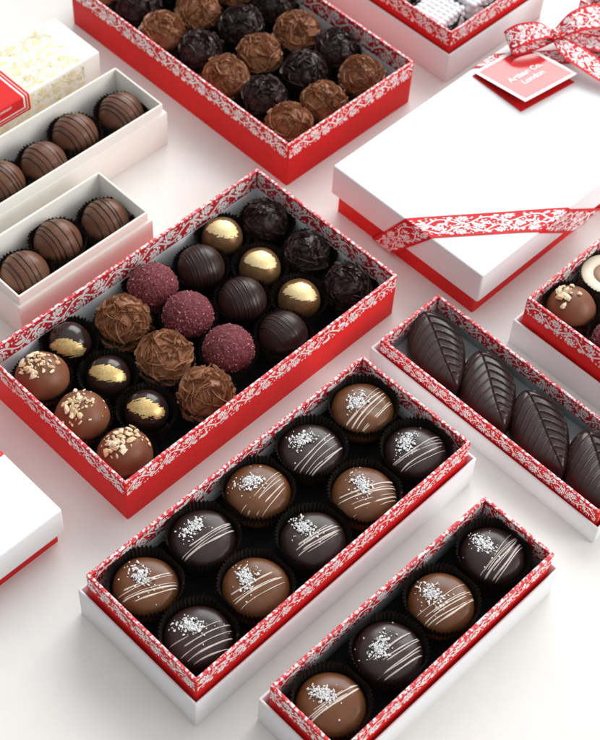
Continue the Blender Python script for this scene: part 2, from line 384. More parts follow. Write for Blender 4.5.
lp = [(-2.33 - e, 1.68), (-2.33 - e, 2.93), (-2.30 - e * .8, 2.99), (-2.25, 3.0 + e), (1.2, 3.0 + e)]
V = []; F = []
for k, (y, z) in enumerate(lp): V += [(-7.0, y, z), (Lx, y, z)]
for k in range(len(lp) - 1): F.append((2 * k, 2 * k + 1, 2 * k + 3, 2 * k + 2))
mesh_obj('label', V, F, M['red'], bM, smooth=False)
V = []; F = []
def quad(*p): b = len(V); V.extend(p); F.append((b, b + 1, b + 2, b + 3))
for ins, w in ((.18, .05), (.38, .12)):
    for (y0, z0), (y1, z1) in zip(lp[:-1], lp[1:]):
        dy, dz = (-.004, 0) if z1 < 2.95 else ((-.003, .003) if z1 < 3 else (0, .004))
        x1 = Lx - ins
        zz0 = z0 + ins if z0 == lp[0][1] else z0
        quad((x1 - w, y0 + dy, zz0 + dz), (x1, y0 + dy, zz0 + dz), (x1, y1 + dy, z1 + dz), (x1 - w, y1 + dy, z1 + dz))
    quad((-6.8, -2.33 - e - .005, lp[0][1] + ins), (Lx - ins, -2.33 - e - .005, lp[0][1] + ins), (Lx - ins, -2.33 - e - .005, lp[0][1] + ins + w * .8), (-6.8, -2.33 - e - .005, lp[0][1] + ins + w * .8))
mesh_obj('label_border', V, F, M['print'], bM, smooth=False)
def onfront(x, z): return Matrix.Translation((x * S, (-2.33 - e - .005) * S, z * S)) @ Matrix.Rotation(PI / 2, 4, 'X')
text_mesh('label_text', 'CHOCOLATE COMPANY', .26, M['print'], bM, onfront(-.75, 2.72), .004)
text_mesh('label_text', 'LONDON', .2, M['print'], bM, onfront(-.75, 2.36), .003)

# ------------------------------------------------------------------ ribbon, bow, card
def strip(root, name, A, B, seed, sub=4, thick=.035, curved=False, both=False, flip=1):
    """ribbon between two matched edge polylines"""
    A = [Vector(p) for p in A]; B = [Vector(p) for p in B]
    def interp(Pn, u):
        n = len(Pn) - 1; k = min(int(u), n - 1); f = u - k
        if not curved: return Pn[k].lerp(Pn[k + 1], f)
        p0, p1, p2, p3 = Pn[max(k - 1, 0)], Pn[k], Pn[k + 1], Pn[min(k + 2, n)]
        return .5 * ((2 * p1) + (p2 - p0) * f + (2 * p0 - 5 * p1 + 4 * p2 - p3) * f * f + (3 * p1 - p0 - 3 * p2 + p3) * f ** 3)
    n = (len(A) - 1) * sub; us = [k / sub for k in range(n + 1)]
    a = [interp(A, u) for u in us]; b = [interp(B, u) for u in us]
    L = [0]
    for k in range(n): L.append(L[-1] + ((a[k + 1] + b[k + 1]) - (a[k] + b[k])).length / 2)
    nor = []
    for k in range(n + 1):
        t = (a[min(k + 1, n)] + b[min(k + 1, n)]) - (a[max(k - 1, 0)] + b[max(k - 1, 0)])
        nn = t.cross(a[k] - b[k]); nor.append(nn.normalized() * flip if nn.length > 1e-9 else Vector((0, 0, 1)))
    V = []; F = []; m = 5
    for k in range(n + 1):
        for sd in (1, -1):
            for j in range(m): V.append(tuple(b[k].lerp(a[k], j / (m - 1)) + nor[k] * (sd * thick / 2)))
    w = 2 * m
    for k in range(n):
        for j in range(m - 1):
            F.append((k * w + j, k * w + j + 1, (k + 1) * w + j + 1, (k + 1) * w + j))
            F.append((k * w + m + j + 1, k * w + m + j, (k + 1) * w + m + j, (k + 1) * w + m + j + 1))
        for j in (0, m - 1): F.append((k * w + j, (k + 1) * w + j, (k + 1) * w + m + j, k * w + m + j))
    mesh_obj(name, V, F, M['satin'], root, None, None, True, 40)
    wid = sum((a[k] - b[k]).length for k in range(n + 1)) / (n + 1)
    acc = Acc()
    def at(s, t, e, sd):
        k = 0
        while k < n - 1 and L[k + 1] < s: k += 1
        f = (s - L[k]) / max(L[k + 1] - L[k], 1e-6); f = min(max(f, 0), 1); tt = .07 + .86 * t / wid
        p = b[k].lerp(a[k], tt).lerp(b[k + 1].lerp(a[k + 1], tt), f); nn = nor[k].lerp(nor[k + 1], f).normalized()
        return tuple(p + nn * sd * (thick / 2 + e + .004))
    hw = wid * .56; D = damask(L[-1], hw, seed, .45, .3); D = D + [[(x, y + wid - hw) for x, y in P] for P in damask(L[-1], hw, seed + 50, .45, .3)]
    for sd in ((1, -1) if both else (1,)): print_on(acc, D, lambda s, t, e: at(s, t, e, sd), .003)
    mesh_obj('printed_scrolls', acc.V, acc.F, M['print'], bpy.data.objects[root.children[-1].name] if False else root, smooth=False)
rb = thing('printed_ribbon', 'red ribbon with white scrolls across the near corner of the white lid', 'ribbon', (0, 0, 0), 0, 'printed ribbons')
x0 = 10.36; zt = 4.03; yb = -4.53
U = [(10.74, 4.3, .05), (x0, 3.96, .42), (x0, 1.80, 3.9), (10.42, 1.72, zt), (11., 1.3, zt), (15.07, -1.84, zt), (17.42, -3.6, zt), (18.45, -4.42, zt), (18.55, yb, 3.9), (22.5, yb, 1.1), (23.6, -4.1, .05)]
W = [(10.74, 2.5, .05), (x0, 2.3, .42), (x0, -.35, 3.9), (10.42, -.42, zt), (10.7, -.62, zt), (13.73, -2.98, zt), (14.9, -3.9, zt), (15.5, -4.42, zt), (15.65, yb, 3.9), (19.4, yb, 1.1), (20.5, -4.1, .05)]
strip(rb, 'band', U, W, 901)
rw = thing('ribbon_bow', 'printed red ribbon tied in a bow on the far end of the lid', 'ribbon', (0, 0, 0), 0, 'printed ribbons')
U = [(25.4, 7.84, .5), (25.5, 7.84, 3.9), (25.6, 7.75, zt), (28.5, 5.6, zt), (32.2, 2.8, zt), (32.33, 2.7, 3.9), (32.33, 2., .5)]
W = [(23.4, 7.84, .5), (23.5, 7.84, 3.9), (23.6, 7.75, zt), (27.2, 4.9, zt), (32.2, 1.1, zt), (32.33, 1., 3.9), (32.33, .4, .5)]
strip(rw, 'band', [tuple(p) for p in W][::-1], [tuple(p) for p in U][::-1], 902)
K0 = Vector((29.25, 5.65, 4.75))
def loop(pts, wd, seed, name='bow_loop', both=True):
    A = []; B = []
    for k, (p, w) in enumerate(zip(pts, wd)):
        p = Vector(p); w = Vector(w); A.append(p + w); B.append(p - w)
    strip(rw, name, A, B, seed, 6, .02, True, both)
def bowside(tip, seed, w=.78, hh=.62):
    d = (Vector(tip) - K0); n = Vector((-d.y, d.x, 0)).normalized()
    if n.dot(Vector((.7, .7, 0))) < 0: n = -n
    tilt = Vector((0, 0, .25)); up = Vector((0, 0, 1))
    pts = [K0 + up * .12, K0 + d * .3 + up * (hh + .1), K0 + d * .7 + up * (hh + .05), K0 + d * .97 + up * .35, K0 + d + up * .0, K0 + d * .8 - up * .25, K0 + d * .4 - up * .2, K0 - up * .1]
    ws = [.35, .8, 1.05, 1., 1., .95, .75, .35]
    loop(pts, [(n + tilt) * w * q for q in ws], seed)
bowside((26.35, 7.25, 4.8), 903); bowside((33.4, 3.9, 4.85), 904, .95, .75)
tp = [K0 + Vector((-.1, -.2, .05)), Vector((28.9, 4.25, 4.78)), Vector((28.75, 2.9, 4.95)), Vector((28.9, 1.6, 4.75)), Vector((29.3, .2, 4.5))]
loop(tp, [(.38, .12, .1), (.72, .2, .12), (.85, .22, .05), (.85, .3, 0), (.85, .4, -.03)], 905, 'ribbon_tail')
tp = [K0 + Vector((.3, -.1, .0)), Vector((30.6, 4.2, 4.55)), Vector((32., 2.4, 4.4)), Vector((33., 1., 4.15))]
loop(tp, [(.3, .3, .0), (.55, .45, .05), (.65, .5, 0), (.65, .5, 0)], 906, 'ribbon_tail')
V, F = ico(3, 1.); V = [(K0.x + x * .55 - y * .1, K0.y + y * .5 + .08 * math.sin(9 * x), K0.z + .15 + z * .38 + .05 * math.sin(7 * y)) for x, y, z in V]
mesh_obj('knot', V, F, M['satin'], rw)
a = Acc(); rr = random.Random(4)
for k in range(26):
    th = rr.uniform(0, 6.28); ph = rr.uniform(.1, 1.2); c = Vector((math.sin(ph) * math.cos(th), math.sin(ph) * math.sin(th), math.cos(ph)))
    t1 = c.orthogonal().normalized(); t2 = c.cross(t1)
    P = teardrop(0, 0, rr.uniform(0, 6), .32, .17)
    b = len(a.V)
    for s, t in P:
        v = (c + t1 * s + t2 * t).normalized() * 1.03; x, y, z = v
        a.V.append((K0.x + x * .55 - y * .1, K0.y + y * .5 + .08 * math.sin(9 * x), K0.z + .15 + z * .38 + .05 * math.sin(7 * y)))
    a.F.append(tuple(range(b, b + len(P))))
mesh_obj('printed_scrolls', a.V, a.F, M['print'], rw, smooth=False)
# card
cd = thing('gift_card', 'folded glossy red gift card with white lettering on the white lid', 'card', (0, 0, 0), 0)
cl = [Vector((22.95, 7.3, 4.06)), Vector((22.75, 2.95, 4.06)), Vector((27.5, 2.35, 4.06)), Vector((27.6, 6.9, 4.06))]
cu_ = [Vector((23.1, 7.35, 4.22)), Vector((23.05, 2.98, 4.68)), Vector((27.75, 2.4, 4.62)), Vector((27.65, 6.95, 4.2))]
def sheet(c, name, mat, th=.03):
    V = [tuple(p) for p in c] + [tuple(p - Vector((0, 0, th))) for p in c]
    mesh_obj(name, V, [(0, 1, 2, 3), (7, 6, 5, 4), (0, 4, 5, 1), (1, 5, 6, 2), (2, 6, 7, 3), (3, 7, 4, 0)], mat, cd, smooth=False)
sheet(cl, 'card_back', M['gloss_red']); sheet(cu_, 'card_front', M['gloss_red'])
def oncard(u, v, lift=.006):   # u from left(0) to right(1), v from near(0) to far(1)
    p = cu_[1].lerp(cu_[2], u).lerp(cu_[0].lerp(cu_[3], u), v); return p + Vector((0, 0, lift))
V = []; F = []
w = .055
for (u0, v0, u1, v1) in ((0, 0, 1, w), (0, 1 - w, 1, 1), (0, w, w, 1 - w), (1 - w, w, 1, 1 - w)): quad(*[tuple(oncard(u, v)) for u, v in ((u0, v0), (u1, v0), (u1, v1), (u0, v1))])
mesh_obj('card_border', V, F, M['white'], cd, smooth=False)
ex = (oncard(1, .5) - oncard(0, .5)).normalized(); ey0 = (oncard(.5, 1) - oncard(.5, 0)); ez = ex.cross(ey0).normalized(); ey = ez.cross(ex)
def cardm(u, v):
    p = oncard(u, v, .012) * S; return Matrix(((ex.x, ey.x, ez.x, p.x), (ex.y, ey.y, ez.y, p.y), (ex.z, ey.z, ez.z, p.z), (0, 0, 0, 1)))
text_mesh('lettering', 'Artisan Co.', .62, M['white'], cd, cardm(.5, .50), .022)
text_mesh('lettering', 'London', .62, M['white'], cd, cardm(.5, .345), .022)

# ------------------------------------------------------------------ paper cups
def cup_mesh(name, r0, r1, h, n=46, seed=0, ymax=9.):
    rnd = random.Random(seed); V = []; F = []; N = n * 4; rings = 7
    jit = [rnd.uniform(.6, 1.3) for _ in range(n)]; top = [rnd.uniform(-.06, .05) for _ in range(n)]
    for k in range(rings):
        u = k / (rings - 1)
        for i in range(N):
            a = 2 * PI * i / N; fl = i // 4; ph = (i % 4) / 4.
            amp = .075 * u ** .6 * jit[fl] * (1 if ph in (.25, ) else (-1 if ph == .75 else 0))
            r = r0 + (r1 - r0) * u ** 1.25 + amp; yy = r * math.sin(a); yy = math.copysign(min(abs(yy), ymax + .3 * (abs(yy) - ymax) * (abs(yy) < ymax)), yy) if abs(yy) > ymax else yy
            V.append((r * math.cos(a), yy, h * u + (top[fl] + (.03 if ph == .25 else 0)) * u))
    for k in range(rings - 1):
        for i in range(N):
            j = (i + 1) % N; F.append((k * N + i, k * N + j, (k + 1) * N + j, (k + 1) * N + i))
    F.append(tuple(reversed(range(N))))
    me = bpy.data.meshes.new(name); me.from_pydata([(x * S, y * S, z * S) for x, y, z in V], [], F); me.materials.append(M['cup']); me.update(); return me
CUPS = {}
def cup(kind, loc, label, rz, lim=None):
    me = CUPS[kind]
    if kind == 'disc': rz = PI * int(rz)
    if lim:                       # press the soft paper against the box walls where it reaches them
        rz = PI / 2 * int(rz * .6); co_, si_ = round(math.cos(rz)), round(math.sin(rz)); W = []
        hit = False
        for v in me.vertices:
            x, y = v.co.x * co_ - v.co.y * si_, v.co.x * si_ + v.co.y * co_; X, Y = x / S + loc[0], y / S + loc[1]
            X2, Y2 = min(max(X, lim[0]), lim[1]), min(max(Y, lim[2]), lim[3]); hit |= (X2 != X or Y2 != Y)
            dx = .02 * math.sin(v.index * 2.1) if X2 != X else 0; dy = .02 * math.sin(v.index * 2.1) if Y2 != Y else 0
            W.append(((X2 - loc[0] + dx) * S, (Y2 - loc[1] + dy) * S, v.co.z))
        if hit:
            me = me.copy(); rz = 0
            for v, c in zip(me.vertices, W): v.co = c
    o = link(bpy.data.objects.new('paper_cup', me)); o.location = Vector(loc) * S; o.rotation_euler = (0, 0, rz)
    return tag(o, label, 'paper cup', 'black fluted paper cups')
CUPS['disc'] = cup_mesh('disc_cup', 1.62, 1.97, 1.78, 56, 1, 1.8)
CUPS['ball'] = cup_mesh('ball_cup', 1.18, 1.72, 1.9, 48, 2)
CUPS['tall'] = cup_mesh('tall_cup', 1.2, 1.76, 2.15, 46, 3)

# ------------------------------------------------------------------ chocolates
rnd = random.Random(7)
def disc_z(rho, Rr=1.74, hz=1.0, n=2.9): return hz * max(0, 1 - min(1, rho / Rr) ** n) ** (1 / n)
def salted_disc(loc, kind, label, rz, seed):
    rn = random.Random(seed); o = thing('chocolate_disc', label, 'chocolate', loc, rz, 'salted chocolate discs')
    Rr = 1.77 * rn.uniform(.97, 1.02); hz = rn.uniform(.93, 1.04); zc = .72
    prof = [(1e-5, 0.)]
    for k in range(1, 8):
        t = k / 7; rr = Rr * (1 - (1 - t) ** 2.2 * .22) ; prof.append((rr if k > 1 else Rr * .8, zc * t ** 1.2 if k > 1 else 0.0))
    for k in range(1, 25):
        a = PI / 2 * k / 24; c = math.cos(a) ** (2 / 2.9); s = math.sin(a) ** (2 / 2.9); prof.append((max(Rr * c, 1e-5), zc + hz * s))
    V, F = lathe(prof, 72); off = Vector((seed * 3.1, seed * 1.7, 0))
    V = [tuple(Vector(v) * (1 + .028 * noise.noise(Vector(v) * .55 + off)) + Vector((0, 0, .045 * noise.noise(Vector(v) * 1.1 + off)))) for v in V]
    mesh_obj('shell', V, F, M[kind], o)
    surf = lambda x, y: zc + disc_z(math.hypot(x, y), Rr, hz) * 1.0 + .01
    # drizzle
    D = Acc(); y = rn.uniform(-.14, .06) * Rr; base = R(rn.uniform(-20, 8))
    nl = rn.randint(4, 7)
    for k in range(nl):
        an = base + R(rn.uniform(-3.5, 3.5)); wd = rn.choice((.026, .034, .044, .055, .07)); path = []; rad = []
        cx, cy = 0, y; L0, L1 = -rn.uniform(.55, 1.3) * Rr, rn.uniform(.7, 1.3) * Rr
        for q in range(34):
            s = L0 + (L1 - L0) * q / 33; px = cx + s * math.cos(an); py = cy + s * math.sin(an) + .03 * math.sin(s * 2 + k)
            rho = math.hypot(px, py)
            if rho < Rr * .965: path.append((px, py, surf(px, py))); rad.append(wd * (.75 + .5 * noise.noise(Vector((s * 1.4, k * 5., seed)))) )
        if len(path) > 3:
            rad[0] *= .3; rad[-1] *= .3
            D.add(*tube(path, rad, 6, .55))
        y -= Rr * rn.choice((.05, .08, .14, .2))
    if D.F: mesh_obj('drizzle', D.V, D.F, M['drizzle' if kind == 'milk' else 'drizzle_thin'], o)
    A = Acc(); mx, my = -.08 + rn.uniform(-.25, .2), .48 + rn.uniform(-.18, .18); ea = rn.uniform(0, 3)
    for k in range(185):
        far = rn.random() < .22; sd = .66 if far else .33
        gx, gy = rn.gauss(0, sd), rn.gauss(0, sd * .62)
        px = mx + gx * math.cos(ea) - gy * math.sin(ea); py = my + gx * math.sin(ea) + gy * math.cos(ea)
        if math.hypot(px, py) > Rr * .93: continue
        sz = rn.uniform(.045, .09) if far else rn.choice((.05, .065, .08, .105, .13))
        A.add(*chip(rn, sz * 1.25, (px, py, surf(px, py) + sz * .18 + (rn.uniform(0, .06) if not far else 0)), (rn.gauss(0, .35), rn.gauss(0, .35), 1), .7))
    mesh_obj('salt_flakes', A.V, A.F, M['salt'], o, smooth=False)
    return o
ordn = ['first', 'second', 'third', 'fourth', 'fifth', 'sixth', 'seventh']
bx, by, ca = -9.05, -7.75, R(.2)
for k in range(5):
    for v, rown in ((1, 'rear'), (-1, 'front')):
        X, Y = (2 - k) * 4.0, v * 2.0; x = bx + X + rnd.uniform(-.05, .05); y = by + Y + rnd.uniform(-.05, .05)
        kind = 'milk' if (k + (v < 0)) % 2 == 0 else 'dark'
        where = f'{rown} row, {ordn[k]} from the right in the ten-piece box'
        salted_disc((x, y, 1.86), kind, f'salted {kind} disc, {where}', rnd.uniform(-.12, .12), 20 + k * 2 + (v < 0))
        cup('disc', (x, y, 1.78), f'black paper cup, {where}', rnd.uniform(0, 6), (-18.9, .8, -11.55, -3.95))
for k in range(4):
    x = -8.81 + (1.5 - k) * 4.0 + rnd.uniform(-.04, .04); y = -16.82 + rnd.uniform(-.04, .04); kind = 'dark' if k % 2 == 0 else 'milk'
    where = f'{ordn[k]} from the upper end of the four-piece box'
    salted_disc((x, y, 1.76), kind, f'salted {kind} disc, {where}', rnd.uniform(-.1, .1), 60 + k)
    cup('disc', (x, y, 1.68), f'black paper cup, {where}', rnd.uniform(0, 6), (-16.42, -1.2, -18.95, -14.68))

def shard_mesh(name, mat, r, seed, nfl=190):
    rn = random.Random(seed); V, F = ico(5, r); off = Vector((seed * 7.3, seed * 2.1, seed * 4.7)); A = Acc(); W = []
    for v in V:
        v = Vector(v); n = v.normalized(); q = v * 1.5 + off
        rg = 1 - abs(noise.noise(q)) * 2; rg2 = 1 - abs(noise.noise(v * 3.4 + off)) * 2
        W.append(tuple(v + n * (.075 * rg + .05 * rg2 + .045 * noise.noise(v * 8 + off) - .08)))
    A.add(W, F)
    for k in range(nfl):
        c = Vector((rn.gauss(0, 1), rn.gauss(0, 1), rn.gauss(0, 1) + .35)).normalized(); t = c.orthogonal(); t.rotate(Quaternion(c, rn.uniform(0, 6.28))); t.normalize()
        span = rn.uniform(.3, 1.0); wd = rn.choice((.018, .022, .03, .036, .06)); hh = rn.uniform(.06, .18); lift = rn.choice((0, 0, .05, .1, .16, .24)); bend = rn.uniform(-.5, .5)
        b = len(A.V); K = 9; sdv = c.cross(t)
        for q in range(K):
            u = q / (K - 1); a = span * (u - .5); p = (c * math.cos(a) + t * math.sin(a) + sdv * bend * (u - .5) ** 2).normalized()
            sv = p.cross(t).normalized(); tp = math.sin(PI * (.08 + .87 * u)) ** .7; rr = r + .0 + lift * max(0, u - .55) * 2
            ro = noise.noise(Vector((u * 3, k * 3.3, seed))) * .05
            for s, hgt in ((-1, -.06), (-.35 + ro * 4, hh * tp), (.5, hh * tp * .75), (1, -.06)):
                A.V.append(tuple(p * (rr + hgt + ro) + sv * (s * wd * tp)))
        for q in range(K - 1):
            for j in range(3): A.F.append((b + q * 4 + j, b + q * 4 + j + 1, b + (q + 1) * 4 + j + 1, b + (q + 1) * 4 + j))
            A.F.append((b + q * 4 + 3, b + q * 4, b + (q + 1) * 4, b + (q + 1) * 4 + 3))
        A.F.append((b, b + 1, b + 2, b + 3)); A.F.append(tuple(b + (K - 1) * 4 + j for j in (3, 2, 1, 0)))
    o = mesh_obj(name, A.V, A.F, mat, None, None, None, True, 26); me = o.data; bpy.data.objects.remove(o); return me
SH = {'milk': [shard_mesh('shard_coating', M['shard_milk'], 1.4, 11 + k) for k in range(5)],
      'dark': [shard_mesh('shard_coating', M['shard_dark'], 1.36, 31 + k, 150) for k in range(5)]}
def shard_truffle(kind, loc, label, sc=1., group='rough truffles'):
    o = link(bpy.data.objects.new('rough_truffle', rnd.choice(SH[kind]))); o.location = Vector(loc) * S; o.scale = (sc, sc, sc * .97)
    o.rotation_euler = (rnd.uniform(-.5, .5), rnd.uniform(-.5, .5), rnd.uniform(0, 6.28)); return tag(o, label, 'chocolate', group)
SPH = {}
def sphere_data(r, mat, jit=.035, seed=1):
    key = (r, mat.name, seed)
    if key not in SPH:
        V, F = ico(5, r); V = [tuple(Vector(v) * (1 + jit * noise.noise(Vector(v) * .8 + Vector((seed * 5, 0, 0))))) for v in V]
        o = mesh_obj('shell', V, F, mat); SPH[key] = o.data; bpy.data.objects.remove(o)
    return SPH[key]
def striped_truffle(loc, r, body, label, rz, seed, nst, mat='stripe', name='striped_truffle', group='striped truffles', wd=.043):
    rn = random.Random(seed); o = thing(name, label, 'chocolate', loc, rz, group); shared('shell', sphere_data(r, M[body]), o)
    A = Acc(); c = -.62 + rn.uniform(-.06, .06); tl = rn.uniform(-.12, .12)
    gaps = [rn.choice((.18, .26, .34, .42, .2)) for _ in range(nst)]; sc = 1.2 / sum(gaps)
    for k in range(nst):
        d = c * r; rr = math.sqrt(max(.01, r * r - d * d)); path = []; rad = []; w = wd * rn.uniform(.7, 1.35)
        for q in range(40):
            a = R(-12 + 204 * q / 39); path.append(Vector((d + tl * rr * math.cos(a), rr * math.cos(a), rr * math.sin(a))).normalized() * (r + .006)); rad.append(w * (1 + .35 * noise.noise(Vector((a * 1.5, k * 4., seed)))))
        rad[0] = rad[-1] = .01; A.add(*tube(path, rad, 6, .6, lambda p: p.normalized())); c += gaps[k] * sc
    mesh_obj('stripes', A.V, A.F, M[mat], o); return o
def gold_truffle(loc, r, body, gmat, label, rz, seed, style):
    o = thing('gold_truffle', label, 'chocolate', loc, rz, 'gold brushed truffles'); rn = random.Random(seed)
    shared('shell', sphere_data(r, M[body]), o)
    V = []; F = []; nu, nv = 150, 90
    for j in range(nv + 1):
        la = R(-35 + 124.9 * j / nv)
        for i in range(nu): lo = 2 * PI * i / nu; V.append((math.cos(la) * math.cos(lo) * (r + .03), math.cos(la) * math.sin(lo) * (r + .03), math.sin(la) * (r + .03)))
    # brush frame: g = stroke direction axis; the patch is a band across it
    toc = Vector((-.449, -.399, .80)).normalized(); rt = Vector((.707, -.706, .045)); up = toc.cross(rt).normalized()
    inv = Matrix.Rotation(-rz, 3, 'Z'); toc = inv @ toc; rt = inv @ rt; up = inv @ up
    for j in range(nv):
        for i in range(nu):
            ii = (i + 1) % nu; f = (j * nu + i, j * nu + ii, (j + 1) * nu + ii, (j + 1) * nu + i)
            c = sum((Vector(V[q]) for q in f), Vector()) / 4 / r; x, y = c.dot(rt), c.dot(up); vis = c.dot(toc)
            n1 = noise.noise(Vector((x * 2. + y, y * 16 - x * 3, seed))) * .15 + noise.noise(Vector((x * 12, y * 12, seed + 9))) * .07; yo = -.38 if seed == 10 else 0
            yy = y + .22 * x
            if style == 'high': ok = vis > 0 and yy > -.02 + .32 * x * x + n1 * .9 and x * x + (y + .04) ** 2 < .70 + n1 * .6 and -.78 + n1 < x < .80 + n1
            else: ok = vis > 0 and yy - yo < .60 - .55 * (x - .1) ** 2 + n1 and yy - yo > -.16 + .30 * x * x + n1 * 1.2 and x * x + y * y < .72 + n1 * .4
            if ok: F.append(f)
    used = sorted({q for f in F for q in f}); mp = {q: k for k, q in enumerate(used)}
    mesh_obj('gold_brush', [V[q] for q in used], [tuple(mp[q] for q in f) for f in F], M[gmat], o); return o
def nut_truffle(loc, r, label, rz, seed, n=62, spread=.36, big=1., lean=(-.16, .06), mats='nut'):
    rn = random.Random(seed); o = thing('nut_truffle', label, 'chocolate', loc, rz, 'nut topped truffles'); shared('shell', sphere_data(r, M['milk_nut'], .03, 2), o)
    A = Acc(); B = Acc()
    for k in range(n):
        sp = spread if k < n * .78 else spread * 2.1
        v = Vector((rn.gauss(lean[0], sp), rn.gauss(lean[1], sp * .75), 1)).normalized(); s = rn.choice((.12, .16, .2, .26, .34)) * big * (1 if k < n * .78 else .8)
        (A if rn.random() < .55 else B).add(*chip(rn, s * 1.25, v * (r + s * .14 + (rn.uniform(0, .12) if k < n * .4 else 0)), v))
    for q, m in ((A, M['nut']), (B, M['nut_pale'])):
        mesh_obj('nut_pieces', q.V, q.F, m, o, smooth=False)
    return o
def rasp_mesh():
    rn = random.Random(5); V, F = ico(6, 1.5)
    V = [tuple(Vector(v) + Vector(v).normalized() * (.045 * noise.noise(Vector(v) * 6) + .035 * noise.noise(Vector(v) * 13) + .03 * noise.noise(Vector(v) * 2))) for v in V]
    A = Acc()
    for k in range(620):
        c = Vector((rn.gauss(0, 1), rn.gauss(0, 1), rn.gauss(0, 1))).normalized(); A.add(*chunk(rn, rn.choice((.03, .04, .05, .08)), c * 1.52))
    o = mesh_obj('shell', V, F, M['raspberry']); me = o.data; bpy.data.objects.remove(o)
    o = mesh_obj('crumbs', A.V, A.F, M['rasp_bit'], smooth=False); m2 = o.data; bpy.data.objects.remove(o); return me, m2
RS = rasp_mesh()
def raspberry(loc, label, sc=1.):
    o = thing('raspberry_truffle', label, 'chocolate', loc, rnd.uniform(0, 6), 'raspberry dusted truffles'); o.scale = (sc,) * 3
    o.rotation_euler = (rnd.uniform(-.6, .6), rnd.uniform(-.6, .6), rnd.uniform(0, 6)); shared('shell', RS[0], o); shared('sugar_crumbs', RS[1], o); return o

# assorted box (seven columns of three)
Dx = [5.72, 2.76, .1, -3.1, -6.08, -9.25, -12.16]
Dy = {0: (8.6, 5.02, 1.52), 1: (9.58, 6.3, 2.93)}
tri = ['rear', 'middle', 'front']
for c in range(7):
    for j in range(3):
        x, y = Dx[c] + rnd.uniform(-.06, .06), Dy[c % 2][j] + rnd.uniform(-.06, .06); where = f'{tri[j]} of three, assorted box'
        cz = .14; nm = None; z = 1.8
        if c == 0: shard_truffle('dark', (min(x, 5.42), y, 1.85), f'dark rough truffle, {where}'); nm = 'dark rough truffle'
        elif c == 1: gold_truffle((x, y, 1.6), 1.29, 'milk_bronze', 'gold_pale', f'milk truffle with pale gold brush, {where}', rnd.uniform(-.3, .3), j, 'high'); nm = 'pale gold milk truffle'
        elif c == 2: striped_truffle((x, y, 1.68), 1.48, 'dark_satin', f'dark truffle with dark stripes, {where}', rnd.uniform(-.45, -.05), 40 + j, 8, 'dark', 'striped_truffle', 'dark striped truffles', .042); nm = 'dark striped truffle'
        elif c == 3: raspberry((x, min(y, 9.33), 1.9), f'raspberry dusted truffle, {where}', 1.0); nm = 'raspberry truffle'
        elif c == 4: shard_truffle('milk', (x, y, 1.78), f'milk rough truffle, {where}', 1.12); nm = 'milk rough truffle'
        elif c == 5: gold_truffle((x, y, 1.6), 1.27, 'dark_gloss', 'gold_deep', f'dark truffle with gold crescent, {where}', rnd.uniform(-.3, .3), 10 + j, 'low'); nm = 'gold crescent truffle'
        else: nut_truffle((x, y, 1.78), 1.56, f'nut topped milk truffle, {where}', rnd.uniform(-.3, .3), 70 + j); nm = 'nut topped truffle'
        cup('ball', (x, y, cz), f'black paper cup under the {nm}, {where}', rnd.uniform(0, 6), (-13.83, 6.91, -.55, 10.87))
# rough truffle box: three columns of seven
Ecx = {0: (12.2, 15.45, 19.05), 1: (12.85, 16.6, 19.75)}
for rrow in range(7):
    for j in range(3):
        x = Ecx[rrow % 2][j] + rnd.uniform(-.1, .1); y = 13.5 + 3.06 * rrow + rnd.uniform(-.1, .1); kind = 'milk' if rrow % 2 == 0 else 'dark'
        where = f'{["left", "middle", "right"][j]} one, {ordn[rrow]} row from the near end of the top box'
        shard_truffle(kind, (min(x, 19.8), y - .1, 2.0), f'{kind} rough truffle, {where}', rnd.uniform(1.04, 1.1), 'rough truffles in the top box'); cup('ball', (x, y - .1, .14), f'black paper cup, {where}', rnd.uniform(0, 6), (10.1, 21.34, 11.33, 32.17))
for k, (x, y) in enumerate([(-1.85, 15.1), (-5.05, 15.75), (-8.1, 15.1)]):
    where = f'{["right", "middle", "left"][k]} one of three in the small white box'
    striped_truffle((x, y, 1.95), 1.5, 'milk_stripe', f'milk striped truffle, {where}', rnd.uniform(-.1, .15), 80 + k, 5); cup('tall', (x, y, .22), f'black paper cup, {where}', rnd.uniform(0, 6), (-9.95, -.42, 13.12, 17.36))
for k, (x, y) in enumerate([(5.0, 21.55), (1.55, 22.05), (-1.5, 21.4), (-4.5, 21.85), (-7.6, 21.5)]):
    where = f'{ordn[k]} from the right in the longer white box'
    striped_truffle((x, y, 1.95), 1.5, 'milk_stripe', f'milk striped truffle, {where}', rnd.uniform(-.1, .15), 90 + k, 5); cup('tall', (x, y, .22), f'black paper cup, {where}', rnd.uniform(0, 6), (-9.15, 6.45, 19.52, 23.8))

